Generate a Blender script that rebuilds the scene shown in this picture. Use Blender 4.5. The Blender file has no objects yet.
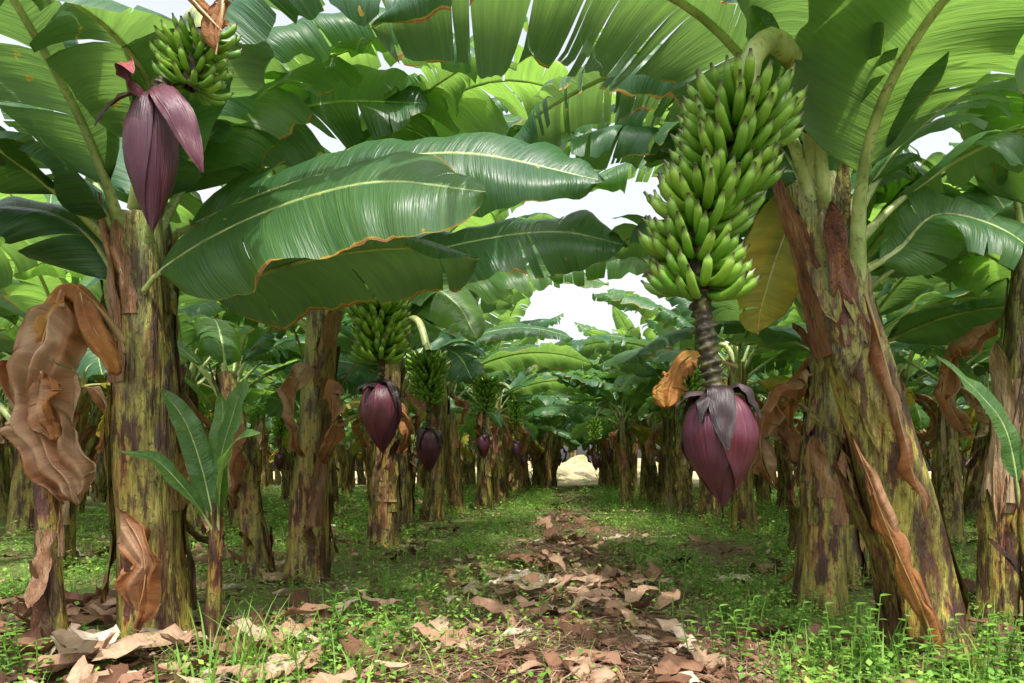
import bpy, math, random
import numpy as np
from mathutils import Vector, noise
V3=Vector
sc=bpy.context.scene
sc.view_settings.view_transform='Standard'
sc.view_settings.look='None'
sc.view_settings.exposure=0
R=random.Random(7)

# ------------------------------------------------------------ materials
def newmat(name):
    m=bpy.data.materials.new(name); m.use_nodes=True
    nt=m.node_tree; nt.nodes.clear()
    return m,nt
class G:
    def __init__(s,nt): s.nt=nt
    def n(s,t,**k):
        x=s.nt.nodes.new(t)
        for a,b in k.items(): setattr(x,a,b)
        return x
    def l(s,a,b): s.nt.links.new(a,b)
    def put(s,sock,v):
        if isinstance(v,bpy.types.NodeSocket): s.l(v,sock)
        else:
            if isinstance(v,tuple) and len(v)==3 and sock.type=='RGBA': v=(*v,1)
            sock.default_value=v
    def m(s,op,a,b=0.0,c=None,clamp=False):
        x=s.n('ShaderNodeMath',operation=op); x.use_clamp=clamp
        s.put(x.inputs[0],a); s.put(x.inputs[1],b)
        if c is not None: s.put(x.inputs[2],c)
        return x.outputs[0]
    def mix(s,f,a,b,bt='MIX'):
        x=s.n('ShaderNodeMix',data_type='RGBA',blend_type=bt)
        s.put(x.inputs[0],f); s.put(x.inputs[6],a); s.put(x.inputs[7],b)
        return x.outputs[2]
    def rng(s,v,a,b,c=0.0,d=1.0):
        x=s.n('ShaderNodeMapRange'); x.clamp=True
        s.put(x.inputs[0],v); s.put(x.inputs[1],a); s.put(x.inputs[2],b); s.put(x.inputs[3],c); s.put(x.inputs[4],d)
        return x.outputs[0]
    def comb(s,a,b,c=0.0):
        x=s.n('ShaderNodeCombineXYZ'); s.put(x.inputs[0],a); s.put(x.inputs[1],b); s.put(x.inputs[2],c)
        return x.outputs[0]
    def noise(s,vec,scale,detail=3.0,rough=0.5):
        x=s.n('ShaderNodeTexNoise'); s.l(vec,x.inputs['Vector'])
        x.inputs['Scale'].default_value=scale; x.inputs['Detail'].default_value=detail; x.inputs['Roughness'].default_value=rough
        return x.outputs[0]
    def uv(s,name):
        x=s.n('ShaderNodeUVMap',uv_map=name); y=s.n('ShaderNodeSeparateXYZ'); s.l(x.outputs[0],y.inputs[0])
        return y.outputs[0],y.outputs[1]
    def ramp(s,f,stops):
        x=s.n('ShaderNodeValToRGB'); cr=x.color_ramp
        while len(cr.elements)<len(stops): cr.elements.new(0.5)
        for e,(p,c) in zip(cr.elements,stops): e.position=p; e.color=(*c,1)
        s.l(f,x.inputs[0]); return x.outputs[0]
    def bump(s,h,st,dist=0.01):
        x=s.n('ShaderNodeBump'); s.put(x.inputs['Strength'],st); x.inputs['Distance'].default_value=dist; s.l(h,x.inputs['Height'])
        return x.outputs[0]
    def out(s,sh):
        o=s.n('ShaderNodeOutputMaterial'); s.l(sh,o.inputs[0])
    def princ(s,col,rough,normal=None,spec=0.5):
        p=s.n('ShaderNodeBsdfPrincipled'); s.put(p.inputs['Base Color'],col); s.put(p.inputs['Roughness'],rough)
        p.inputs['Specular IOR Level'].default_value=spec
        if normal is not None: s.l(normal,p.inputs['Normal'])
        return p.outputs[0]

def leaf_mat():
    m,nt=newmat('banana_leaf_blade'); g=G(nt)
    u,v=g.uv('UVMap'); rn,dry=g.uv('W')
    vv=g.m('MULTIPLY',g.m('ABSOLUTE',g.m('SUBTRACT',v,0.5)),2.0)
    oi=g.n('ShaderNodeObjectInfo')
    rn2=g.m('FRACT',g.m('ADD',rn,g.m('MULTIPLY',g.m('MULTIPLY',oi.outputs['Random'],0.7),oi.outputs['Object Index'])))
    geo=g.n('ShaderNodeNewGeometry')
    band=g.noise(g.comb(g.m('MULTIPLY',u,26.0),g.m('MULTIPLY',vv,0.7),g.m('MULTIPLY',rn,17.0)),1.0,3.0,0.65)
    fine=g.noise(g.comb(g.m('MULTIPLY',u,170.0),g.m('MULTIPLY',vv,0.5),g.m('MULTIPLY',rn,11.0)),1.0,2.0,0.6)
    blot=g.noise(g.comb(u,g.m('MULTIPLY',v,0.6),g.m('MULTIPLY',rn,9.0)),3.5,3.0)
    f=g.m('ADD',g.m('ADD',g.m('MULTIPLY',g.rng(band,0.3,0.7),0.28),g.m('MULTIPLY',rn2,0.62)),g.rng(blot,0.3,0.7,0.0,0.12))
    col=g.ramp(f,[(0.0,(0.014,0.062,0.030)),(0.45,(0.036,0.118,0.044)),(0.75,(0.085,0.19,0.052)),(1.0,(0.17,0.30,0.065))])
    back=g.mix(0.45,col,(0.12,0.20,0.10))
    col=g.mix(geo.outputs['Backfacing'],col,back)
    col=g.mix(g.rng(fine,0.45,0.7,0.0,0.30),col,(0.15,0.25,0.12))
    rib=g.rng(vv,0.015,0.04,1.0,0.0)
    col=g.mix(rib,col,(0.22,0.30,0.10))
    has=g.rng(g.m('FRACT',g.m('MULTIPLY',rn2,7.3)),0.35,0.6,0.15,1.0)
    edge=g.m('MULTIPLY',g.rng(g.m('ADD',vv,g.m('MULTIPLY',g.m('SUBTRACT',blot,0.5),0.35)),0.975,1.03),has)
    d=g.m('ADD',g.m('MULTIPLY',edge,0.85),g.m('MULTIPLY',dry,g.rng(blot,0.25,0.65,0.75,1.15)),clamp=True)
    spots=g.noise(g.comb(g.m('MULTIPLY',u,9.0),g.m('MULTIPLY',v,5.0),g.m('MULTIPLY',rn,5.0)),1.0,4.0,0.6)
    d=g.m('ADD',d,g.m('MULTIPLY',g.rng(spots,0.68,0.74),0.5),clamp=True)
    dcol=g.ramp(d,[(0.0,(0.15,0.22,0.03)),(0.35,(0.55,0.44,0.04)),(0.6,(0.45,0.19,0.045)),(0.8,(0.34,0.14,0.05)),(1.0,(0.56,0.38,0.24))])
    dcol=g.mix(g.rng(band,0.35,0.75,0.0,0.45),dcol,(0.14,0.06,0.03))
    dm=g.rng(d,0.12,0.4)
    col=g.mix(dm,col,dcol)
    h=g.m('ADD',band,g.m('MULTIPLY',fine,0.20))
    nrm=g.bump(h,0.55,0.02)
    rough=g.rng(blot,0.2,0.8,0.26,0.46)
    p=g.princ(col,g.m('ADD',rough,g.m('MULTIPLY',dm,0.4)),nrm,0.5)
    tr=g.n('ShaderNodeBsdfTranslucent')
    tcol=g.mix(g.rng(f,0.1,0.9,0.35,0.75),col,(0.34,0.60,0.07)); tcol=g.mix(dm,tcol,dcol)
    g.l(tcol,tr.inputs[0]); g.l(nrm,tr.inputs[1])
    ms=g.n('ShaderNodeMixShader'); g.put(ms.inputs[0],g.m('MULTIPLY',g.rng(f,0.1,0.8,0.26,0.55),g.rng(rib,0,1,1.0,0.3))); g.l(p,ms.inputs[1]); g.l(tr.outputs[0],ms.inputs[2])
    g.out(ms.outputs[0]); return m

def petiole_mat():
    m,nt=newmat('banana_petiole'); g=G(nt)
    tc=g.n('ShaderNodeTexCoord').outputs['Object']
    rn,dry=g.uv('W')
    a=g.noise(tc,9.0,4.0,0.6); b=g.noise(tc,50,3.0)
    col=g.ramp(a,[(0.3,(0.14,0.19,0.05)),(0.5,(0.30,0.38,0.13)),(0.7,(0.45,0.51,0.24))])
    col=g.mix(g.rng(b,0.58,0.68,0,0.6),col,(0.12,0.06,0.025))
    col=g.mix(dry,col,(0.28,0.13,0.06))
    g.out(g.princ(col,0.42,g.bump(a,0.3,0.01))); return m

def stem_mat():
    m,nt=newmat('banana_pseudostem'); g=G(nt)
    tc=g.n('ShaderNodeTexCoord').outputs['Object']
    rn,dry=g.uv('W'); u,v=g.uv('UVMap')
    mp=g.n('ShaderNodeMapping'); g.l(tc,mp.inputs[0]); mp.inputs['Scale'].default_value=(1,1,0.22)
    mp2=g.n('ShaderNodeMapping'); g.l(tc,mp2.inputs[0]); mp2.inputs['Scale'].default_value=(1,1,0.04)
    oi=g.n('ShaderNodeObjectInfo').outputs['Random']
    rr=g.m('ADD',rn,g.m('MULTIPLY',oi,3.0))
    off=g.n('ShaderNodeVectorMath',operation='ADD'); g.l(mp.outputs[0],off.inputs[0]); g.l(g.comb(g.m('MULTIPLY',rr,7.0),0.0,g.m('MULTIPLY',rr,3.0)),off.inputs[1])
    a=g.noise(off.outputs[0],8.0,5.0,0.66)
    b=g.noise(off.outputs[0],15.0,5.0,0.72)
    c=g.noise(mp2.outputs[0],70.0,3.0,0.6)
    sp=g.noise(tc,45.0,3.0,0.6)
    col=g.ramp(a,[(0.30,(0.020,0.011,0.007)),(0.38,(0.10,0.04,0.016)),(0.44,(0.18,0.15,0.030)),(0.51,(0.36,0.32,0.065)),(0.56,(0.38,0.23,0.05)),(0.60,(0.15,0.045,0.025)),(0.70,(0.05,0.017,0.015))])
    col=g.mix(g.rng(b,0.50,0.57,0,0.88),col,(0.048,0.016,0.012))
    gm=g.m('MULTIPLY',g.rng(v,1.0,1.9,0.0,0.75),g.rng(b,0.42,0.56,1.0,0.15))
    col=g.mix(gm,col,(0.22,0.29,0.085))
    col=g.mix(g.rng(sp,0.58,0.67,0.0,0.75),col,(0.03,0.015,0.01))
    dcol=g.ramp(g.m('ADD',g.m('MULTIPLY',b,0.7),g.m('MULTIPLY',rn,0.40)),[(0.28,(0.03,0.013,0.010)),(0.42,(0.14,0.042,0.026)),(0.58,(0.32,0.15,0.065)),(0.78,(0.52,0.37,0.23))])
    col=g.mix(dry,col,dcol)
    col=g.mix(g.rng(c,0.35,0.65,0.0,0.5),col,g.mix(0.7,col,(0.0,0.0,0.0)))
    h=g.m('ADD',g.m('MULTIPLY',c,0.6),b)
    g.out(g.princ(col,g.rng(b,0.3,0.7,0.28,0.6),g.bump(h,0.8,0.03))); return m

def fruit_mat():
    m,nt=newmat('green_banana_skin'); g=G(nt)
    tc=g.n('ShaderNodeTexCoord').outputs['Object']; rn,dry=g.uv('W'); u,v=g.uv('UVMap')
    a=g.noise(tc,40.0,3.0)
    col=g.mix(rn,(0.085,0.23,0.018),(0.21,0.38,0.035))
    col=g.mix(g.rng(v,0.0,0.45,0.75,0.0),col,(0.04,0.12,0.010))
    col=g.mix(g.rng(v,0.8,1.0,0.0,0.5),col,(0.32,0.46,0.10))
    col=g.mix(g.rng(a,0.4,0.7,0,0.3),col,(0.07,0.16,0.02))
    col=g.mix(dry,col,(0.030,0.020,0.014))
    g.out(g.princ(col,0.36,g.bump(a,0.1,0.003))); return m

def bract_mat():
    m,nt=newmat('banana_flower_bract'); g=G(nt)
    u,v=g.uv('UVMap'); rn,dry=g.uv('W')
    geo=g.n('ShaderNodeNewGeometry')
    tc=g.n('ShaderNodeTexCoord').outputs['Object']
    s=g.noise(g.comb(g.m('MULTIPLY',u,38.0),g.m('MULTIPLY',v,1.5),g.m('MULTIPLY',rn,13.0)),1.0,3.0,0.6)
    b=g.noise(tc,9.0,3.0)
    col=g.mix(rn,(0.050,0.006,0.022),(0.115,0.012,0.026))
    col=g.mix(g.rng(s,0.4,0.65,0.0,0.6),col,(0.022,0.006,0.018))
    col=g.mix(g.rng(b,0.42,0.74,0.0,0.26),col,(0.12,0.07,0.12))
    col=g.mix(geo.outputs['Backfacing'],col,(0.24,0.04,0.05))
    col=g.mix(dry,col,(0.020,0.011,0.012))
    g.out(g.princ(col,0.38,g.bump(s,0.6,0.008))); return m

def rachis_mat():
    m,nt=newmat('bunch_stalk'); g=G(nt)
    tc=g.n('ShaderNodeTexCoord').outputs['Object']; rn,dry=g.uv('W')
    a=g.noise(tc,35.0,3.0)
    col=g.ramp(a,[(0.42,(0.025,0.018,0.012)),(0.58,(0.075,0.065,0.025)),(0.75,(0.20,0.19,0.07))])
    g.out(g.princ(col,0.6,g.bump(a,0.5,0.01))); return m

def litter_mat():
    m,nt=newmat('dry_leaf_litter'); g=G(nt)
    u,v=g.uv('UVMap'); rn,dry=g.uv('W')
    s=g.noise(g.comb(g.m('MULTIPLY',u,60.0),g.m('MULTIPLY',v,2.0),g.m('MULTIPLY',rn,30.0)),1.0,3.0,0.6)
    col=g.ramp(rn,[(0.0,(0.06,0.03,0.018)),(0.3,(0.19,0.09,0.05)),(0.55,(0.34,0.195,0.12)),(0.8,(0.48,0.33,0.22)),(1.0,(0.64,0.53,0.41))])
    col=g.mix(g.rng(s,0.35,0.7,0.0,0.65),col,g.mix(0.6,col,(0.04,0.02,0.01)))
    p=g.princ(col,0.75,g.bump(s,0.6,0.01),0.25)
    tr=g.n('ShaderNodeBsdfTranslucent'); g.l(col,tr.inputs[0])
    ms=g.n('ShaderNodeMixShader'); ms.inputs[0].default_value=0.15; g.l(p,ms.inputs[1]); g.l(tr.outputs[0],ms.inputs[2])
    g.out(ms.outputs[0]); return m

def weed_mat():
    m,nt=newmat('weed_leaf'); g=G(nt)
    rn,dry=g.uv('W')
    col=g.ramp(rn,[(0.0,(0.07,0.18,0.03)),(0.5,(0.16,0.32,0.05)),(1.0,(0.32,0.48,0.09))])
    p=g.princ(col,0.55,None,0.3)
    tr=g.n('ShaderNodeBsdfTranslucent'); g.put(tr.inputs[0],g.mix(0.5,col,(0.38,0.58,0.08)))
    ms=g.n('ShaderNodeMixShader'); ms.inputs[0].default_value=0.35; g.l(p,ms.inputs[1]); g.l(tr.outputs[0],ms.inputs[2])
    g.out(ms.outputs[0]); return m

def ground_mat():
    m,nt=newmat('plantation_soil'); g=G(nt)
    tc=g.n('ShaderNodeTexCoord').outputs['Object']
    a=g.noise(tc,1.1,5.0,0.6); b=g.noise(tc,14.0,5.0,0.7); c=g.noise(tc,90.0,3.0,0.6)
    col=g.ramp(b,[(0.3,(0.06,0.038,0.024)),(0.5,(0.14,0.09,0.055)),(0.7,(0.26,0.18,0.115))])
    col=g.mix(g.rng(c,0.5,0.7,0,0.6),col,(0.32,0.22,0.15))
    sx=g.n('ShaderNodeSeparateXYZ'); g.l(tc,sx.inputs[0])
    far=g.rng(sx.outputs[1],31.0,36.0)
    ax=g.m('ABSOLUTE',sx.outputs[0])
    gb=g.m('ADD',a,g.rng(ax,0.3,1.0,-0.08,0.04))
    gm=g.m('MULTIPLY',g.rng(gb,0.44,0.56,0.0,0.8),g.rng(b,0.35,0.5))
    col=g.mix(gm,col,(0.13,0.21,0.045))
    col=g.mix(g.m('MULTIPLY',far,0.8),col,(0.50,0.40,0.22))
    g.out(g.princ(col,0.9,g.bump(g.m('ADD',b,g.m('MULTIPLY',c,0.4)),0.9,0.04),0.2)); return m

ML=leaf_mat(); MP=petiole_mat(); MS=stem_mat(); MF=fruit_mat(); MB_=bract_mat(); MR=rachis_mat(); MLI=litter_mat(); MW=weed_mat(); MG=ground_mat()
MATS=[ML,MP,MS,MF,MB_,MR,MLI,MW]
LEAF,PET,STEM,FRUIT,BRACT,RACH,LIT,WEED=range(8)

# ------------------------------------------------------------ mesh builder
class MB:
    def __init__(s): s.V=[];s.F=[];s.M=[];s.U=[];s.W=[]
    def grid(s,P,UV,w,mat,closed=False,flip=False):
        o=len(s.V); r=len(P); c=len(P[0])
        for i in range(r):
            s.V.extend([tuple(p) for p in P[i]]); s.U.extend(UV[i])
            if isinstance(w,list): s.W.extend([w[i]]*c)
            else: s.W.extend([w]*c)
        cc=c if closed else c-1
        for i in range(r-1):
            for j in range(cc):
                j2=(j+1)%c
                f=(o+i*c+j,o+i*c+j2,o+(i+1)*c+j2,o+(i+1)*c+j)
                s.F.append(f[::-1] if flip else f); s.M.append(mat)
    def poly(s,pts,w,mat):
        o=len(s.V); n=len(pts)
        s.V.extend([tuple(p) for p in pts]); s.U.extend([(k/n,0.5) for k in range(n)]); s.W.extend([w]*n)
        s.F.append(tuple(range(o,o+n))); s.M.append(mat)
    def mesh(s,name):
        me=bpy.data.meshes.new(name); me.from_pydata(s.V,[],s.F)
        used=sorted(set(s.M)); mp={k:i for i,k in enumerate(used)}
        for k in used: me.materials.append(MATS[k])
        me.polygons.foreach_set('material_index',[mp[k] for k in s.M])
        me.polygons.foreach_set('use_smooth',[True]*len(s.F))
        li=np.empty(len(me.loops),dtype=np.int32); me.loops.foreach_get('vertex_index',li)
        for nm,arr in (('UVMap',s.U),('W',s.W)):
            l=me.uv_layers.new(name=nm); a=np.array(arr,dtype=np.float32)[li]; l.data.foreach_set('uv',a.ravel())
        me.update(); return me
    def obj(s,name,parent=None):
        ob=bpy.data.objects.new(name,s.mesh(name)); sc.collection.objects.link(ob)
        if parent: ob.parent=parent
        return ob

def resample(pts,N):
    pts=[V3(p) for p in pts]
    if len(pts)==2: pts=[pts[0],(pts[0]+pts[1])/2,pts[1]]
    e=[pts[0]*2-pts[1]]+pts+[pts[-1]*2-pts[-2]]
    D=[]
    for i in range(1,len(e)-2):
        for k in range(12):
            t=k/12
            D.append(0.5*((2*e[i])+(e[i+1]-e[i-1])*t+(2*e[i-1]-5*e[i]+4*e[i+1]-e[i+2])*t*t+(3*e[i]-e[i-1]-3*e[i+1]+e[i+2])*t**3))
    D.append(pts[-1])
    L=[0]
    for i in range(1,len(D)): L.append(L[-1]+(D[i]-D[i-1]).length)
    out=[];j=0
    for k in range(N+1):
        t=L[-1]*k/N
        while j<len(L)-2 and L[j+1]<t: j+=1
        f=(t-L[j])/max(1e-9,L[j+1]-L[j]); out.append(D[j].lerp(D[j+1],min(1,f)))
    return out,L[-1]
def frames(pts,n,N=40):
    C,L=resample(pts,N); n=V3(n).normalized()
    T=[];S=[];Nn=[];prev=None
    for i in range(N+1):
        t=(C[min(N,i+1)]-C[max(0,i-1)]).normalized(); s_=t.cross(n)
        if s_.length<1e-3: s_=prev.copy() if prev else t.orthogonal()
        s_.normalize()
        if prev and s_.dot(prev)<0: s_=-s_
        prev=s_; T.append(t);S.append(s_);Nn.append(s_.cross(t))
    return C,T,S,Nn,L
def at(A,t):
    x=max(0,min(1,t))*(len(A)-1); i=min(len(A)-2,int(x)); return A[i].lerp(A[i+1],x-i)

def tube(mb,pts,rad,mat,w,sides=8,N=14,flat=1.0,n=(0,0,1)):
    C,T,S,Nn,L=frames(pts,n,N); P=[];U=[]
    for i in range(N+1):
        r=rad(i/N); row=[];ur=[]
        for k in range(sides):
            a=2*math.pi*k/sides
            row.append(C[i]+S[i]*math.cos(a)*r+Nn[i]*math.sin(a)*r*flat); ur.append((k/sides,i/N*L))
        P.append(row);U.append(ur)
    mb.grid(P,U,w,mat,closed=True)

def leaf(mb,pts,width,n=(0,0,1),dry=0.0,tear=0.3,fold=0.35,droop=0.9,pet=0.15,rib=0.016,rs=R,N=44,cols=5,crumple=0.0,tone=None,petw=1.9,pleat=0.0):
    C,T,S,Nn,L=frames(pts,n); rn=rs.random() if tone is None else tone
    rn*=0.999
    def prof(s):
        a=min(1,s/0.16); b=max(0,(s-0.5)/0.5)
        return (1-(1-a)**2)**0.6*(1-b**2.6)**0.75 if b<1 else 0.0
    Lb=L*(1-pet); ph=rs.random()*50
    for side in (-1,1):
        cuts=[0.0,1.0]
        nc=int(tear*18+rs.random()*2*min(1,tear*4))
        for _ in range(nc): cuts.append(rs.uniform(0.06,0.97))
        cuts=sorted(cuts)
        dbase=droop*(1+rs.uniform(-0.15,0.25))
        for a,b in zip(cuts[:-1],cuts[1:]):
            if b-a<0.006: continue
            rows=max(2,int(math.ceil((b-a)*N))); mid=(a+b)/2
            dv=dbase+rs.uniform(-0.3,0.75)*min(1,tear*2.2); gap=rs.uniform(0.02,0.25)*min(1,tear*3)
            cutlen=rs.uniform(0.0,0.5); vmaxs=1.0-(rs.random()**4)*0.25*min(1,tear*3)
            P=[];U=[]
            for i in range(rows+1):
                s=a+(b-a)*i/rows; t=pet+(1-pet)*s
                c=at(C,t);tt=at(T,t);ss=at(S,t);nn=at(Nn,t)
                w=width*0.5*prof(s)*vmaxs*(1+0.05*noise.noise(V3((s*30,ph,side))))
                row=[];ur=[];p=c.copy()
                wv=0.45*noise.noise(V3((s*Lb*2.2,ph+side*7,4)))
                for j in range(cols+1):
                    v=j/cols
                    if j>0:
                        vm=(j-0.5)/cols; ang=fold-(dv+wv)*(vm**1.3)*1.5
                        p=p+(ss*side*math.cos(ang)+nn*math.sin(ang))*(w/cols)
                    g_=max(0,(v-cutlen)/(1-cutlen))
                    q=p+tt*(v*w*0.32)+tt*((mid-s)*Lb*gap*g_)
                    rp=noise.noise(V3((s*Lb*5,ph+side*3,v*0.7)))*0.075*v*min(1,width*2)+math.sin(s*Lb*33+ph+3*noise.noise(V3((s*4,ph,0))))*0.007*v
                    if pleat: rp+=pleat*math.sin(v*13+ph+side+2.2*noise.noise(V3((s*3,ph,v))))*min(1,s*4)
                    q=q+nn*rp
                    if crumple>0:
                        q=q+V3((noise.noise(q*7+V3((ph,0,0))),noise.noise(q*7+V3((0,ph,0))),noise.noise(q*7+V3((0,0,ph)))))*crumple*(0.4+v)
                    row.append(q); ur.append((s*Lb,0.5+side*0.5*v))
                P.append(row);U.append(ur)
            mb.grid(P,U,(rn,dry),LEAF,flip=(side<0))
    def rr(t):
        return rib*((petw-(petw-1)*min(1,t/max(0.05,pet))) if t<pet else (1-0.82*(t-pet)/(1-pet)))
    P=[];U=[];Nr=24;sd=7
    for i in range(Nr+1):
        t=i/Nr; r=rr(t); c=at(C,t);ss=at(S,t);nn=at(Nn,t)
        P.append([c-nn*r*0.45+ss*math.cos(2*math.pi*k/sd)*r+nn*math.sin(2*math.pi*k/sd)*r*0.75 for k in range(sd)])
        U.append([(k/sd,t) for k in range(sd)])
    mb.grid(P,U,(rn,min(1,dry)),PET,closed=True)

def leaf_gen(mb,base,az,e0,dr,L,width,rs=R,**k):
    base=V3(base); out=V3((math.cos(az),math.sin(az),0)); side=V3((-math.sin(az),math.cos(az),0))
    p=base.copy();pts=[p.copy()]; K=6; sw=rs.uniform(-0.25,0.25)
    for i in range(K):
        t=(i+0.5)/K; e=e0-dr*t**1.25
        d=out*math.cos(e)+V3((0,0,1))*math.sin(e)+side*sw*t
        p=p+d.normalized()*L/K; pts.append(p.copy())
    n=V3((0,0,1))-out*0.5+side*rs.uniform(-0.6,0.6)
    leaf(mb,pts,width,n,rs=rs,**k)

def stem(mb,pts,r0,r1,rs=R,flaps=10,rows=34,cols=36,flare=0.22,drys=(0,0.1,0.3,0.8,1,1)):
    C,T,S,Nn,L=frames(pts,(0,-1,0.01),rows)
    ph=rs.random()*40; ks=3; tw=rs.uniform(0.4,1.0)*rs.choice([-1,1])
    def rad(t,th):
        r=r0+(r1-r0)*t**0.8; r*=1+flare*math.exp(-t*14)
        sw=((th/(2*math.pi)*ks+t*tw*2)%1.0); sw2=((th/(2*math.pi)*2-t*1.3+ph)%1.0)
        return r*(1+0.15*(sw-0.5)+0.09*(sw2-0.5)+0.14*noise.noise(V3((math.cos(th)*1.2,math.sin(th)*1.2+ph,t*5))))
    P=[];U=[]
    for i in range(rows+1):
        t=i/rows
        P.append([C[i]+(S[i]*math.cos(2*math.pi*k/cols)+Nn[i]*math.sin(2*math.pi*k/cols))*rad(t,2*math.pi*k/cols) for k in range(cols)])
        U.append([(k/cols,C[i].z) for k in range(cols)])
    mb.grid(P,U,(rs.random(),0.0),STEM,closed=True)
    for f in range(flaps):
        th0=rs.uniform(0,6.283); span=rs.uniform(0.3,1.3); t0=rs.uniform(-0.0,0.78); ln=rs.uniform(0.10,0.42)
        t1=min(1.04,t0+ln); up=rs.random()<0.65; peel=rs.random()**2*0.9+0.04; dry=rs.choice(drys); rn=rs.random()
        nr=12;ncl=7;P=[];U=[]; wob=rs.random()*9; lean=rs.uniform(-0.5,0.5)
        for i in range(nr+1):
            x=i/nr; t=t0+(t1-t0)*x; y=x if up else 1-x
            hw=span*0.5*(1-y**1.8)**0.7*(1+0.5*noise.noise(V3((x*5,wob,0))))+0.015
            row=[];ur=[]
            tc=max(0,min(1,t)); c=at(C,tc)+V3((0,0,max(0,t-1)*L)); ss=at(S,tc);nn=at(Nn,tc)
            for j in range(ncl+1):
                v=j/ncl*2-1; th=th0+v*hw+lean*x*0.5
                r=rad(tc,th)*(1.035+0.06*(abs(v)**2))+0.004+peel*0.32*max(0,y-0.35)**1.5+0.02*noise.noise(V3((v*2,x*6,wob)))
                row.append(c+(ss*math.cos(th)+nn*math.sin(th))*r); ur.append((j/ncl,c.z))
            P.append(row);U.append(ur)
        mb.grid(P,U,(rn,dry),STEM)

def bunch(mb,pts,Rb,tiers,per=14,rs=R,sides=6,taper=0.75,rad=0.02,hd=.022):
    C,T,S,Nn,L=frames(pts,(0,-1,0.01),30)
    tube(mb,pts,lambda t:0.035-0.008*t,RACH,(0.5,0),8,16)
    for q in range(tiers):
        t=(q+0.5)/tiers; Rt=Rb*(1-(1-taper)*t**1.5)*rs.uniform(.92,1.06); th_off=rs.random()*6.28; tilt=rs.uniform(-.22,.22); off=V3((rs.uniform(-.012,.012),rs.uniform(-.012,.012),0))
        for row2 in (0,1):
            for k in range(per):
                if rs.random()<.03: continue
                th=2*math.pi*(k+0.5*row2)/per+th_off+rs.uniform(-0.07,0.07)
                out=S[0]*math.cos(th)+Nn[0]*math.sin(th); out=V3((out.x,out.y,0)).normalized()
                tang=V3((-out.y,out.x,0))
                Lf=Rt*rs.uniform(0.88,1.08)*(1.03 if row2 else 0.93); c=at(C,t)+off+V3((0,0,(-hd if row2 else hd)+rs.uniform(-.006,.006)+tilt*Rt*math.cos(th-1-q)))
                p=c+out*0.03; e0=rs.uniform(-0.55,-0.35)-(0.1 if row2 else 0); de=rs.uniform(1.25,1.65); sd=rs.uniform(-0.12,0.12)
                prf=[0.5,0.72,0.95,1.04,1.05,1.0,0.80,0.36,0.30]; pos=[0,.14,.3,.46,.62,.78,.92,1.0,1.08]; P=[];U=[];W=[]; rr=rad*rs.uniform(0.9,1.08)*(Rt/Rb)**0.5
                rn=rs.random(); ns=len(prf)
                for i in range(ns):
                    s_=pos[i]; e=e0+de*min(s_,1)**1.2; d=(out*math.cos(e)+V3((0,0,1))*math.sin(e)+tang*sd).normalized()
                    if i>0: p=p+d*(Lf*(pos[i]-pos[i-1]))
                    up=tang.cross(d)
                    P.append([p+(tang*math.cos(2*math.pi*m_/sides)+up*math.sin(2*math.pi*m_/sides))*rr*prf[i] for m_ in range(sides)])
                    U.append([(m_/sides,s_) for m_ in range(sides)]); W.append((rn,0.0 if i<ns-2 else (0.7 if i==ns-2 else 1.0)))
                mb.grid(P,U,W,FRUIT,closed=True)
                mb.poly(P[-1],(rn,1.0),FRUIT)

def rachis(mb,pts,r=0.03,rs=R,knob=0.35,dry=0.0):
    C,T,S,Nn,L=frames(pts,(0,-1,0.01),60); P=[];U=[]
    per=L/0.028; sd=14
    for i in range(61):
        t=i/60; row=[]
        for k in range(sd):
            a=2*math.pi*k/sd
            kn=max(0,math.sin(t*per*math.pi*2+a*1.0+2*noise.noise(V3((a,t*6,2)))))**1.5
            rr=r*(0.75+knob*kn+0.35*noise.noise(V3((t*40,a*2,r*99))))
            row.append(C[i]+(S[i]*math.cos(a)+Nn[i]*math.sin(a))*rr)
        P.append(row);U.append([(k/sd,t*L) for k in range(sd)])
    mb.grid(P,U,(0.5,dry),RACH,closed=True)

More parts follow.
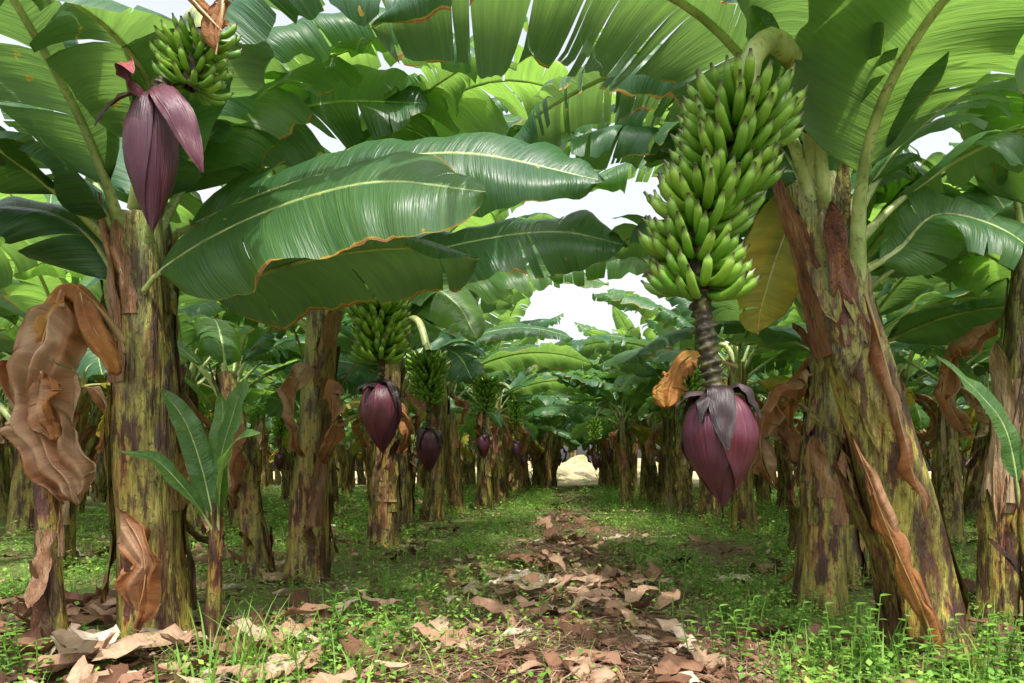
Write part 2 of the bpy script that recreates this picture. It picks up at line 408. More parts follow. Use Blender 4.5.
def flower(mb,top,ln,Rf,axis=(0,0,-1),rs=R,layers=6,dark=3,res=14):
    ax=V3(axis).normalized(); top=V3(top)
    a1=ax.orthogonal().normalized(); a2=ax.cross(a1)
    def pr(s):
        s=min(1,s); return Rf*max(0,math.sin(math.pi*s**0.74))**(0.66 if s<.39 else 0.95)
    P=[];U=[]
    for i in range(res+1):
        s=i/res; r=pr(s)*0.95+0.001
        P.append([top+ax*ln*s+(a1*math.cos(2*math.pi*k/20)+a2*math.sin(2*math.pi*k/20))*r for k in range(20)]); U.append([(k/20*3,s) for k in range(20)])
    mb.grid(P,U,(0.3,0.0),BRACT,closed=True)
    t0=rs.random()*6
    for q in range(layers):
        th0=t0+q*2.4; span=rs.uniform(2.0,2.6); send=[1.0,0.99,0.96,0.92,0.87,0.80,0.7][min(q,6)]; off=1.0+0.022*q; lift=0.05*(q/layers)
        P=[];U=[]; rn=rs.random()
        for i in range(res+1):
            x=i/res; s=x*send; hw=span*0.5*(1-x**2.6)**0.8+0.01
            row=[];ur=[]
            for j in range(11):
                v=j/10*2-1; th=th0+v*hw
                r=pr(s)*off+0.002+lift*Rf*3*max(0,x-0.6)**1.3-0.010*Rf*abs(v)+0.09*Rf*noise.noise(V3((v*2,s*4,q*3)))
                row.append(top+ax*ln*s+(a1*math.cos(th)+a2*math.sin(th))*r); ur.append((v*hw/2,s))
            P.append(row);U.append(ur)
        mb.grid(P,U,(rn,0.0),BRACT)
    for q in range(dark):
        th=t0+q*6.28/dark+rs.uniform(-.4,.4); o=a1*math.cos(th)+a2*math.sin(th)
        h=rs.uniform(0.0,0.75)**1.3; k=rs.uniform(1.05,1.22)
        pts=[top-ax*ln*.02+o*0.015,top+o*Rf*0.8-ax*ln*rs.uniform(-.06,.03),top+o*Rf*k+ax*ln*(0.08+h*0.25),top+o*Rf*k*rs.uniform(.95,1.12)+ax*ln*(0.14+h*0.6)]
        bract(mb,pts,Rf*rs.uniform(0.4,0.8),o-ax*0.6,rs.uniform(.4,.8),rs.choice([0.8,0.9,1.0]),rs)

def bract(mb,pts,width,n,cup=0.6,dry=0.0,rs=R,tone=None):
    C,T,S,Nn,L=frames(pts,n,16); P=[];U=[]; rn=rs.random() if tone is None else tone; ph=rs.random()*9
    for i in range(17):
        s=i/16; w=width*0.5*max(0.04,math.sin(math.pi*min(0.985,0.15+s*0.85))**0.75)
        row=[];ur=[]
        for j in range(9):
            v=j/8*2-1; a=v*cup*1.6
            row.append(C[i]+S[i]*w*math.sin(a)/max(0.3,math.sin(cup*1.6)) -Nn[i]*w*(1-math.cos(a))*0.9+Nn[i]*0.014*noise.noise(V3((s*5,v*2,ph)))); ur.append((v*0.4,s))
        P.append(row);U.append(ur)
    mb.grid(P,U,(rn,dry),BRACT)

# ------------------------------------------------------------ ground
def gz(x,y):
    return 0.05*noise.noise(V3((x*0.6,y*0.6,0)))+0.02*noise.noise(V3((x*2.5,y*2.5,3)))
def nonuni(lo,hi,dlo,dhi,step):
    a=list(np.arange(dlo,dhi+1e-6,step)); x=dlo; d=step
    pre=[]
    while x>lo: d*=1.35; x-=d; pre.append(max(x,lo))
    post=[];x=dhi;d=step
    while x<hi: d*=1.35; x+=d; post.append(min(x,hi))
    return pre[::-1]+a+post
xs=nonuni(-220,220,-6,6,0.12); ys=nonuni(-60,400,0,14,0.12)
gv=[(x,y,gz(x,y)) for y in ys for x in xs]; nx=len(xs)
gf=[(j*nx+i,j*nx+i+1,(j+1)*nx+i+1,(j+1)*nx+i) for j in range(len(ys)-1) for i in range(nx-1)]
me=bpy.data.meshes.new('ground'); me.from_pydata(gv,[],gf); me.materials.append(MG)
me.polygons.foreach_set('use_smooth',[True]*len(gf))
go=bpy.data.objects.new('ground',me); sc.collection.objects.link(go)

mb=MB(); P=[];U=[]
for i in range(9):
    prof=[(39,-0.1),(40,0.25),(41.5,.8),(43,1.2),(44,1.4),(45,1.5),(46,1.4),(48,1.0),(50,-0.1)][i]
    P.append([V3((-8+16*k/60,prof[0]+0.6*noise.noise(V3((k*0.25,0,1))),prof[1]*(0.95+0.5*noise.noise(V3((k*0.3,2,i*.4))))*min(1,k/8,(60-k)/8)-.05)) for k in range(61)]); U.append([(k,i) for k in range(61)])
mb.grid(P,U,(0.5,0),LIT,flip=True)
bk=mb.obj('earth_bank'); bk.data.materials.clear()
m,nt=newmat('dry_earth'); g=G(nt); tc=g.n('ShaderNodeTexCoord').outputs['Object']; a=g.noise(tc,1.2,7.0,0.75); b=g.noise(tc,2.3,4.0,0.6)
g.out(g.princ(g.mix(g.rng(b,.5,.58,0,.7),g.ramp(a,[(0.3,(0.26,0.19,0.09)),(0.7,(0.58,0.49,0.30))]),(0.16,0.2,0.06)),0.9,g.bump(a,0.8,0.2))); bk.data.materials.append(m)

# ------------------------------------------------------------ generic plants
def template(seed,has_bunch,H=2.0,res=28):
    rs=random.Random(seed); mb=MB()
    lx=rs.uniform(-0.2,0.25); ly=rs.uniform(-0.18,0.18)
    stem(mb,[(0,0,-0.05),(lx*0.3,ly*0.3,H*0.35),(lx*0.8,ly*0.8,H*0.75),(lx,ly,H)],rs.uniform(0.14,0.17),0.09,rs,flaps=13,rows=20,cols=20)
    nl=rs.randint(10,12); a0=rs.random()*6
    for k in range(nl):
        az=a0+k*2.4+rs.uniform(-.3,.3); q=k/nl
        e0=math.radians(34+50*q+rs.uniform(-8,8)); dr=math.radians(rs.uniform(50,85))
        L=rs.uniform(2.05,2.7)
        leaf_gen(mb,(lx*0.9,ly*0.9,H-0.25+0.12*q),az,e0,dr,L,rs.uniform(0.56,0.72),rs,tear=rs.choice([0.15,0.4,0.8,1.1]),dry=rs.choice([0,0,0,0,0.05,0.12]),N=res,cols=4,rib=0.018,pet=0.2,droop=rs.uniform(0.6,1.1))
    for k in range(rs.randint(1,2)):
        az=rs.random()*6; leaf_gen(mb,(lx*0.8,ly*0.8,H-0.3),az,math.radians(20),math.radians(100),rs.uniform(1.0,1.4),0.36,rs,tear=0.5,dry=rs.choice([0.0,0.3,0.38]),N=20,cols=4,pet=0.2)
    for k in range(rs.randint(1,3)):
        az=rs.random()*6; leaf_gen(mb,(lx*0.8,ly*0.8,H-0.3-0.1*k),az,math.radians(10),math.radians(150),rs.uniform(0.7,1.2),0.22,rs,tear=0.5,dry=rs.uniform(0.7,1.0),N=20,cols=4,pet=0.15,crumple=0.05,pleat=.015,droop=1.8,rib=0.01)
    if has_bunch:
        bx=0.62
        tube(mb,[(lx,ly,H-0.1),(lx+0.15,ly,H+0.22),(0.45,0,H+0.2),(bx,0,H-0.08)],lambda t:0.035,PET,(0.5,0.1),8,12)
        bunch(mb,[(bx,0,H-0.08),(bx+0.01,0,H-0.5)],0.17,6,12,rs,sides=5,rad=.017)
        rachis(mb,[(bx+0.01,0,H-0.48),(bx,0,H-0.65),(bx+0.01,0,H-0.85)],0.024,rs)
        flower(mb,(bx+0.01,0,H-0.83),0.36,0.085,(0.05,0,-1),rs,layers=4,dark=4,res=9)
    return mb.mesh('banana_plant_mesh')
TB=[template(11+s,True,[1.95,2.1,2.0][s%3]) for s in range(3)]
TN=[template(51+s,False,[2.0,2.2,1.9,2.1,2.0][s%5]) for s in range(5)]
def place(x,y,rot,s,meshes,rs=R):
    o=bpy.data.objects.new('banana_plant',rs.choice(meshes)); sc.collection.objects.link(o); o.pass_index=1
    o.location=(x,y,gz(x,y)-0.02); o.rotation_euler=(rs.uniform(-.08,.08),rs.uniform(-.08,.08),rot); o.scale=(s,s,s*rs.uniform(0.95,1.06))
R2=random.Random(123)
y=9.0
while y<37:
    place(-1.9+R2.uniform(-.3,.3),y+R2.uniform(-.45,.45),R2.uniform(-.7,.7),R2.uniform(.97,1.16)+max(0,y-14)*.012,TB if R2.random()<.5 else TN,R2); y+=1.7
y=6.6
while y<37:
    place(1.85+R2.uniform(-.3,.3),y+R2.uniform(-.45,.45),math.pi+R2.uniform(-.7,.7),R2.uniform(.97,1.16)+max(0,y-14)*.012,TB if (R2.random()<.4 and y>8) else TN,R2); y+=1.75
place(1.05,13.8,math.pi+0.2,0.92,[TB[1]],R2)
for X in (-4.4,-6.8,-9.4,-12.2,-15.5,-18.5,-21.5,4.4,6.8,9.4,12.2,15.5,18.5,21.5):
    y=3.9+abs(X)*(0.25 if abs(X)<16 else .8)+R2.random()
    while y<37:
        place(X+R2.uniform(-.4,.4),y+R2.uniform(-.4,.4),R2.uniform(0,6.28),R2.uniform(.9,1.15),TN+TB[:1],R2); y+=R2.uniform(1.8,2.2)
for k in range(-15,16):
    if k!=0:
        place(k*1.9+R2.uniform(-.3,.3),37.6+R2.uniform(-.4,.4),R2.uniform(0,6),1.35,TN,R2)
        if abs(k)>4: place(k*1.9+.9,39.5,R2.uniform(0,6),1.1,TN,R2)
    place(k*2.6+R2.uniform(-.3,.3),52+R2.uniform(-.6,.6),R2.uniform(0,6),2.2,TN,R2)
for y in (24,28,32): place(-1.0,y,R2.uniform(-.5,.5),1.15,TN,R2); place(1.3,y+1.5,R2.uniform(2.5,3.5),1.15,TN,R2)

# ------------------------------------------------------------ hero plants
def hero():
    e=bpy.data.objects.new('banana_plant',None); sc.collection.objects.link(e); return e
def gens(mb,base,specs,rs,**kw):
    for az,e0,dr,L,w in specs:
        a=dict(tear=rs.choice([0.3,0.6,1.0]),rib=0.02,pet=0.2); a.update(kw)
        leaf_gen(mb,base,math.radians(az),math.radians(e0),math.radians(dr),L,w,rs,**a)

# --- left front plant
rs=random.Random(3); h=hero()
mb=MB(); stem(mb,[(-1.97,3.2,-0.05),(-1.99,3.2,0.6),(-2.02,3.2,1.3),(-2.06,3.2,1.98)],0.15,0.118,rs,flaps=17,drys=(0,.1,.3,.8,1)); mb.obj('pseudostem',h)
mb=MB(); c=(-2.05,3.2,1.75)
leaf(mb,[c,(-1.925,3.38,2.0),(-1.32,3.28,2.19),(-.575,3.14,2.26),(.135,3.07,2.10)],.66,(0,-.85,.5),tear=.2,droop=.45,fold=.1,tone=.40,rib=.014,rs=rs,N=60)
leaf(mb,[(-2.05,3.15,1.5),(-1.87,3.05,1.68),(-1.365,2.87,1.86),(-.82,2.73,1.95),(-.34,2.6,1.86)],.66,(0,-.86,.52),tear=.10,droop=.6,fold=.1,tone=.66,rib=.012,rs=rs,N=60)
leaf(mb,[c,(-1.75,3.3,1.70),(-1.2,3.1,1.76),(-.75,2.95,1.76),(-.40,2.85,1.68)],.56,(0,.35,.9),tear=.15,droop=.9,fold=.1,tone=.08,rib=.016,rs=rs)
leaf(mb,[c,(-1.85,3.1,2.25),(-1.54,2.75,2.50),(-1.22,2.7,2.70),(-.9,2.65,2.72),(-.55,2.6,2.58)],.72,(.1,-.6,.8),tear=.3,droop=.9,tone=.05,rs=rs,rib=.022)
leaf(mb,[c,(-1.75,2.9,2.2),(-1.65,2.5,2.36),(-1.87,2.3,2.45),(-2.3,2.2,2.38)],.62,(-.1,-.5,.8),tear=.2,droop=.8,tone=.3,rs=rs,rib=.02)
leaf(mb,[c,(-2.15,3.0,2.05),(-2.3,2.8,2.15),(-2.6,2.7,2.08),(-2.95,2.7,1.8)],.6,(-.1,-.5,.8),tear=.2,droop=.9,tone=.05,rs=rs,rib=.022)
leaf(mb,[(-2.06,3.2,1.5),(-2.2,3.1,1.85),(-2.45,3.0,1.95),(-2.9,2.95,1.75)],.6,(-.1,-.5,.8),tear=.2,droop=.9,tone=.0,rs=rs,rib=.022)
leaf(mb,[c,(-2.1,3.5,2.35),(-1.9,3.8,2.7),(-1.45,4.0,2.95),(-.85,4.0,2.95)],.80,(.1,-.9,.4),tear=.3,droop=.5,tone=.2,rs=rs,rib=.018)
leaf(mb,[c,(-1.9,3.3,2.5),(-1.5,3.4,2.95),(-.9,3.5,3.1),(-.3,3.5,2.85)],.72,(0,-.3,1),tear=.7,droop=1.0,tone=.45,rs=rs,rib=.022)
leaf(mb,[c,(-2.1,2.9,2.3),(-2.15,2.4,2.75),(-2.0,1.9,2.8),(-1.8,1.5,2.5)],.65,(0,0,1),tear=.3,droop=.9,tone=.3,rs=rs,rib=.022)
gens(mb,c,[(120,60,80,2.1,.65),(200,70,70,2.0,.6),(70,78,60,2.2,.65),(160,35,90,1.8,.6),(230,45,60,1.9,.6),(45,70,55,2.6,.7)],rs)
mb.obj('leaves',h)
mb=MB()
leaf(mb,[(-2.03,3.08,1.38),(-2.10,3.0,1.52),(-2.20,2.96,1.60),(-2.30,2.95,1.50),(-2.37,2.95,1.25)],.26,(-.2,-.6,.8),dry=.66,tear=.1,droop=2.0,fold=-.3,crumple=.03,pleat=.012,tone=.5,rs=rs,rib=.012,cols=8)
leaf(mb,[(-2.16,2.97,1.60),(-2.11,2.94,1.48),(-2.04,2.93,1.36),(-1.98,2.93,1.22)],.24,(.3,-.9,.2),dry=.72,tear=.2,droop=1.6,fold=-.2,crumple=.04,pleat=.014,tone=.3,rs=rs,rib=.006,pet=.02,cols=8)
leaf(mb,[(-2.22,2.95,1.58),(-2.29,2.93,1.34),(-2.31,2.9,1.08),(-2.21,2.88,.86),(-2.09,2.88,.66)],.34,(.2,-1,.1),dry=.93,tear=.16,droop=1.0,fold=.2,crumple=.06,pleat=.028,tone=.9,rs=rs,rib=.006,pet=.03,cols=14,N=60)
leaf(mb,[(-2.27,2.90,1.22),(-2.24,2.86,1.05),(-2.18,2.85,.92)],.2,(-.4,-1,.1),dry=.8,tear=.2,droop=1.3,fold=.3,crumple=.06,pleat=.02,tone=.5,rs=rs,rib=.004,pet=.02,cols=10)
leaf(mb,[(-2.0,3.02,.62),(-1.90,2.98,.5),(-1.86,2.95,.32),(-1.92,2.95,.08)],.17,(.2,-1,.1),dry=.84,tear=.2,droop=1.3,fold=.1,crumple=.06,pleat=.02,tone=.9,rs=rs,rib=.005,pet=.02,cols=10)
mb.obj('dead_leaves',h)
mb=MB()
tube(mb,[(-2.03,3.15,2.0),(-1.75,2.9,2.5),(-1.4,2.55,2.5),(-1.33,2.45,2.36)],lambda t:.034,PET,(.5,.1),9,14)
bunch(mb,[(-1.33,2.45,2.36),(-1.38,2.43,2.16)],.11,3,12,rs,rad=.011,taper=.9); mb.obj('fruit_bunch',h)
mb=MB()
leaf(mb,[(-1.28,2.38,2.50),(-1.20,2.32,2.40),(-1.21,2.30,2.2)],.08,(0,-1,0),dry=.72,tear=.2,crumple=.05,pleat=.008,rs=rs,rib=.012)
leaf(mb,[(-1.44,2.35,2.50),(-1.33,2.30,2.42),(-1.19,2.30,2.28)],.07,(0,-1,.2),dry=.75,tear=.2,crumple=.05,pleat=.008,rs=rs,rib=.014)
mb.obj('dry_bracts',h)
mb=MB()
flower(mb,(-1.475,2.38,2.12),.49,.080,(0,0,-1),rs,layers=4,dark=0,res=20)
bract(mb,[(-1.46,2.36,2.10),(-1.39,2.29,2.09),(-1.31,2.27,1.98),(-1.25,2.29,1.80)],.10,(.4,-.9,.4),.6,0,rs,.8)
bract(mb,[(-1.46,2.40,2.09),(-1.54,2.38,2.12),(-1.61,2.36,2.07),(-1.66,2.36,1.99)],.09,(-.2,-.5,.9),.4,.3,rs,.2)
bract(mb,[(-1.46,2.36,2.07),(-1.50,2.30,2.12),(-1.49,2.26,2.15),(-1.45,2.24,2.10)],.07,(0,-.7,.7),.5,0,rs,.9)
rachis(mb,[(-1.38,2.43,2.18),(-1.43,2.41,2.19),(-1.475,2.38,2.10)],.024,rs)
mb.obj('flower_bud',h)

def bearing(x,y,lean,H,bx,by,bz1,bz0,Rb,fz0,fl,fr,seed,tiers=6,extra=()):
    rs=random.Random(seed); h=hero()
    mb=MB(); stem(mb,[(x,y,-0.05),(x+lean*.3,y,H*.35),(x+lean*.8,y,H*.75),(x+lean,y,H)],.155,.10,rs,flaps=16); mb.obj('pseudostem',h)
    mb=MB(); c=(x+lean*.9,y,H-.2)
    for L in extra: leaf(mb,[c]+L[0],L[1],L[2],tear=L[3],droop=.6,fold=.2,tone=L[4],rs=rs,rib=.014)
    gens(mb,c,[(50,65,80,2.3,.7),(130,55,80,2.1,.65),(200,45,80,2.1,.65),(310,72,75,2.3,.65),(95,80,70,2.3,.65),(260,75,80,2.0,.6),(10,70,62,2.7,.7),(340,78,62,2.7,.7),(30,80,60,2.8,.7),(180,75,60,2.4,.65)],rs)
    mb.obj('leaves',h)
    mb=MB()
    leaf_gen(mb,(c[0],c[1],c[2]-.2),rs.random()*6,0,2.5,1.0,.2,rs,dry=.9,crumple=.05,pleat=.015,droop=1.6,tear=.3,rib=.009)
    leaf_gen(mb,(c[0],c[1],c[2]-.3),rs.random()*6,0,2.5,.9,.2,rs,dry=.78,crumple=.05,pleat=.015,droop=1.6,tear=.3,rib=.009)
    mb.obj('dead_leaves',h)
    mb=MB()
    tube(mb,[(x+lean,y,H-.15),(x+lean+(bx-x)*.3,y+(by-y)*.3,max(H,bz1)+.22),(x+(bx-x)*.8,y+(by-y)*.8,max(H,bz1)+.2),(bx,by,bz1)],lambda t:.036,PET,(.5,.1),8,14)
    bunch(mb,[(bx,by,bz1-.04),(bx,by,bz0-.04)],Rb,tiers,15,rs,sides=6,rad=.0165); mb.obj('fruit_bunch',h)
    mb=MB(); rachis(mb,[(bx,by,bz0),(bx+.01,by,(bz0+fz0)/2),(bx,by,fz0)],.026,rs)
    flower(mb,(bx,by,fz0+.01),fl,fr,(0.04,0,-1),rs,layers=5,dark=6); mb.obj('flower_bud',h)
bearing(-1.95,4.96,.12,1.95,-1.2,4.2,1.90,1.52,.19,1.33,.44,.115,21,extra=[
  ([(-1.6,4.9,2.1),(-1.26,4.8,2.26),(-.665,4.75,2.40),(-.105,4.7,2.44),(.38,4.7,2.34)],.72,(0,-.8,.5),.25,.35),
  ([(-1.5,4.7,2.05),(-1.0,4.4,2.0),(-.75,4.3,1.85),(-.6,4.2,1.6)],.48,(.2,-.7,.6),.3,.95),
  ([(-1.9,5.0,2.5),(-1.4,5.1,3.1),(-.6,5.2,3.45),(.2,5.2,3.3)],.8,(0,-.7,.7),.4,.6),
  ([(-1.8,4.9,2.4),(-1.2,4.5,3.0),(-.5,4.3,3.25),(.2,4.2,3.05)],.8,(0,.1,1),.7,.8)])
bearing(-2.03,7.2,.1,2.05,-1.4,6.5,1.93,1.5,.19,1.18,.42,.115,22,extra=[
  ([(-1.8,7.0,2.6),(-1.3,6.8,3.4),(-.6,6.7,3.85),(.3,6.6,3.7)],.85,(0,-.5,.8),.5,.5),
  ([(-1.7,7.0,2.3),(-1.1,7.0,2.75),(-.4,7.0,2.9),(.35,7.0,2.7)],.75,(0,-.7,.7),.4,.9),
  ([(-1.7,7.4,2.4),(-1.2,7.8,3.1),(-.4,8.0,3.45),(.5,8.1,3.2)],.8,(0,-.6,.8),.5,.7)])

# --- right front plant with the big bunch
rs=random.Random(5); h=hero()
mb=MB(); stem(mb,[(1.50,2.87,-0.06),(1.41,2.87,.45),(1.24,2.87,1.09),(1.10,2.87,1.55),(.98,2.87,2.0)],.158,.11,rs,flaps=18,flare=.3,drys=(0,0,.1,.5,.9,1)); mb.obj('pseudostem',h)
mb=MB(); c=(1.08,2.87,1.65)
leaf(mb,[c,(.86,2.73,2.15),(.52,2.6,2.50),(.1,2.5,2.63),(-.35,2.5,2.62),(-.75,2.5,2.42)],.80,(0,.2,1),tear=.8,droop=1.15,fold=.1,tone=.12,rs=rs,rib=.022,pet=.25,N=60)
leaf(mb,[c,(1.1,3.1,2.2),(.80,3.3,2.65),(.35,3.4,2.82),(-.15,3.5,2.65),(-.4,3.5,2.4)],.75,(0,-.2,1),tear=1.0,droop=1.2,tone=.08,rs=rs,rib=.026,pet=.25,N=60)
leaf(mb,[c,(.92,2.6,2.2),(.75,2.2,2.45),(.5,1.9,2.5),(.2,1.7,2.35)],.7,(0,.3,1),tear=.5,droop=.9,tone=.3,rs=rs,rib=.022,pet=.25)
leaf(mb,[c,(1.0,3.2,2.4),(.9,3.9,2.95),(.5,4.4,3.2),(-.1,4.6,3.1)],.8,(0,-.6,.8),tear=.6,droop=.8,tone=.5,rs=rs,rib=.026,pet=.25)
leaf(mb,[(1.17,2.87,1.45),(1.12,2.7,1.9),(1.14,2.5,2.2),(1.25,2.2,2.38),(1.42,2.0,2.3),(1.6,1.9,2.05)],.80,(-.3,.75,.6),tear=.12,droop=.5,tone=.62,rs=rs,rib=.026,pet=.3,N=60)
leaf(mb,[c,(.95,2.8,2.3),(.98,2.9,2.9),(1.2,3.1,3.3),(1.6,3.3,3.3)],.7,(0,-.3,1),tear=.5,droop=.9,tone=.4,rs=rs,rib=.026,pet=.25)
leaf(mb,[(1.12,2.87,1.6),(1.35,2.87,1.72),(1.5,2.8,1.85),(1.8,2.75,1.72),(2.0,2.75,1.4)],.42,(.1,-.8,.6),tear=.4,droop=.7,tone=.6,rs=rs,rib=.018)
leaf(mb,[(1.1,2.95,1.7),(1.15,3.15,2.0),(1.03,3.25,1.98),(.90,3.28,1.6),(.88,3.28,1.45)],.36,(-.4,-.9,.4),dry=.33,tear=.15,droop=.4,tone=.9,rs=rs,rib=.014)
gens(mb,c,[(60,60,80,2.3,.7),(20,65,80,2.2,.65),(110,70,80,2.4,.7),(330,75,60,2.0,.6),(0,50,70,2.0,.6)],rs)
mb.obj('leaves',h)
mb=MB()
leaf(mb,[(1.47,2.70,-.02),(1.36,2.62,.25),(1.18,2.58,.60),(1.03,2.56,.95)],.15,(-.5,-.8,.4),dry=.78,tear=0,droop=1.5,fold=-.3,crumple=.03,pleat=.008,tone=.5,rs=rs,rib=.008,pet=.01,cols=7)
leaf(mb,[(1.44,2.68,-.02),(1.34,2.60,.22),(1.20,2.55,.50),(1.10,2.52,.72)],.12,(-.3,-.9,.3),dry=.70,tear=0,droop=1.3,fold=-.2,crumple=.04,pleat=.008,tone=.2,rs=rs,rib=.006,pet=.01,cols=7)
leaf(mb,[(1.15,2.7,1.5),(1.2,2.68,1.3),(1.3,2.68,.9),(1.36,2.66,.6)],.10,(.1,-1,.1),dry=.8,tear=0,droop=1.2,fold=-.2,crumple=.04,rs=rs,rib=.006,pet=.02)
leaf(mb,[(.86,3.6,1.35),(.66,3.6,1.40),(.52,3.55,1.30),(.47,3.5,1.12)],.22,(0,-.7,.7),dry=.60,tear=.4,droop=1.4,crumple=.05,pleat=.015,rs=rs,rib=.008,pet=.3,cols=8)
mb.obj('dead_leaves',h)
mb=MB()
tube(mb,[(1.0,2.85,1.9),(.9,2.6,2.22),(.7,2.35,2.27),(.58,2.22,2.15),(.55,2.2,2.0)],lambda t:.045-.008*t,PET,(.5,.1),10,18)
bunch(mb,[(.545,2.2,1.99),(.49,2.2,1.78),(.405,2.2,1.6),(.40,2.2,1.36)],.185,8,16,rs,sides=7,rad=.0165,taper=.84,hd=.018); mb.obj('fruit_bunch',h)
mb=MB(); rachis(mb,[(.40,2.2,1.42),(.41,2.19,1.3),(.435,2.2,1.15),(.455,2.2,1.02)],.036,rs)
flower(mb,(.455,2.2,1.055),.375,.112,(.06,-.04,-1),rs,layers=5,dark=8,res=22); mb.obj('flower_bud',h)

def plain(pts,r0,r1,seed,specs,flaps=14,dead=2,extra=()):
    rs=random.Random(seed); h=hero(); mb=MB(); stem(mb,pts,r0,r1,rs,flaps=flaps); mb.obj('pseudostem',h)
    mb=MB(); c=V3(pts[-1])-V3((0,0,.2)); gens(mb,c,specs,rs)
    for L in extra: leaf(mb,[tuple(c)]+L[0],L[1],L[2],tear=L[3],droop=.8,fold=.2,tone=L[4],rs=rs,rib=.018)
    mb.obj('leaves',h)
    if dead:
        mb=MB()
        for k in range(dead): leaf_gen(mb,c-V3((0,0,.15*k+.1)),rs.random()*6,0,2.5,1.0,.22,rs,dry=rs.uniform(.7,.95),crumple=.05,pleat=.015,droop=1.6,tear=.3,rib=.009)
        mb.obj('dead_leaves',h)
plain([(1.40,3.9,-.05),(1.42,3.9,.7),(1.45,3.9,1.3),(1.44,3.9,1.8)],.145,.10,31,[(20,60,85,2.2,.65),(80,65,80,2.2,.65),(140,60,80,2.1,.65),(250,78,70,1.9,.6),(350,50,80,2.0,.6),(165,80,60,2.6,.7),(120,82,50,2.6,.7)],
  extra=[([(1.3,4.0,2.2),(.9,4.3,2.8),(.3,4.4,3.0),(-.4,4.4,2.8)],.8,(0,-.3,1),.7,.4)])
plain([(2.27,3.6,-.05),(2.28,3.6,.7),(2.36,3.6,1.4),(2.42,3.6,1.95)],.125,.09,32,[(20,60,85,2.2,.65),(80,65,80,2.2,.65),(140,65,80,2.2,.65),(300,68,90,1.9,.6),(350,50,80,2.0,.6),(230,70,60,2.0,.65),(180,82,50,2.4,.7)],dead=1)
plain([(1.95,4.9,-.05),(1.9,4.9,.7),(1.8,4.9,1.4),(1.8,4.9,1.9)],.13,.09,33,[(20,60,85,2.2,.6),(100,65,80,2.2,.65),(180,74,60,2.6,.7),(300,68,90,1.9,.6),(60,80,60,2.5,.7),(150,80,55,2.7,.7)],
  extra=[([(1.6,5.2,2.5),(1.2,5.5,3.1),(.6,5.7,3.4),(0,5.7,3.15)],.8,(0,-.4,1),.6,.7),
         ([(1.5,5.3,2.35),(1.0,5.8,2.65),(.35,6.0,2.72),(-.25,6.0,2.5)],.7,(0,-.7,.7),.5,.8)])
plain([(-2.25,2.95,-.05),(-2.27,2.95,.3),(-2.3,2.97,.75),(-2.36,3.0,1.1)],.06,.04,34,[(200,60,85,1.0,.25),(120,65,80,1.1,.25)],7,0)
plain([(-2.25,4.9,-.05),(-2.33,4.9,.5),(-2.42,4.9,1.0),(-2.5,4.9,1.5)],.085,.06,35,[(200,60,85,1.4,.4),(120,65,80,1.6,.4),(60,70,70,1.5,.4)],9,1)

rs=random.Random(8); h=bpy.data.objects.new('young_banana_plant',None); sc.collection.objects.link(h)
mb=MB(); stem(mb,[(-1.70,3.2,-.03),(-1.69,3.2,.3),(-1.68,3.2,.65)],.045,.022,rs,flaps=4,rows=12,cols=14); mb.obj('pseudostem',h)
mb=MB(); c=(-1.68,3.2,.5)
leaf(mb,[c,(-1.65,3.17,.82),(-1.58,3.15,1.05),(-1.51,3.13,1.22)],.14,(-.2,-.7,.7),tear=0,droop=.4,fold=.3,tone=.85,rs=rs,rib=.007)
leaf(mb,[c,(-1.72,3.15,.8),(-1.77,3.1,1.02),(-1.85,3.05,1.16)],.12,(.3,-.7,.7),tear=0,droop=.5,fold=.3,tone=.75,rs=rs,rib=.007)
leaf(mb,[c,(-1.61,3.1,.76),(-1.50,3.0,.92),(-1.36,2.95,.96)],.12,(0,-.5,.9),tear=0,droop=.4,fold=.3,tone=.8,rs=rs,rib=.007)
leaf(mb,[c,(-1.75,3.08,.70),(-1.85,3.0,.85),(-1.95,2.92,.88)],.09,(0,-.5,.9),tear=0,droop=.4,fold=.3,tone=.7,rs=rs,rib=.007)
leaf(mb,[c,(-1.67,3.2,.85),(-1.65,3.2,1.05),(-1.66,3.2,1.16)],.10,(.1,-.9,.2),tear=0,droop=.4,fold=.5,tone=.9,rs=rs,rib=.007)
mb.obj('leaves',h)
rs=random.Random(9); h=bpy.data.objects.new('young_banana_plant',None); sc.collection.objects.link(h)
mb=MB(); stem(mb,[(1.85,2.75,-.03),(1.84,2.75,.3),(1.8,2.75,.8)],.04,.022,rs,flaps=3,rows=12,cols=14); mb.obj('pseudostem',h)
mb=MB(); c=(1.8,2.75,.65)
leaf(mb,[c,(1.72,2.72,.95),(1.6,2.7,1.1),(1.42,2.68,1.25)],.09,(-.1,-.7,.7),tear=0,droop=.3,fold=.2,tone=.85,rs=rs,rib=.006)
leaf(mb,[c,(1.86,2.7,1.0),(1.95,2.7,1.25),(2.02,2.7,1.4)],.11,(-.1,-.9,.4),tear=0,droop=.3,fold=.2,tone=.9,rs=rs,rib=.006)
leaf(mb,[c,(1.9,2.6,.8),(2.0,2.55,.85),(2.1,2.5,.78)],.10,(-.1,-.6,.7),tear=0,droop=.3,fold=.2,tone=.8,rs=rs,rib=.006)
mb.obj('leaves',h)

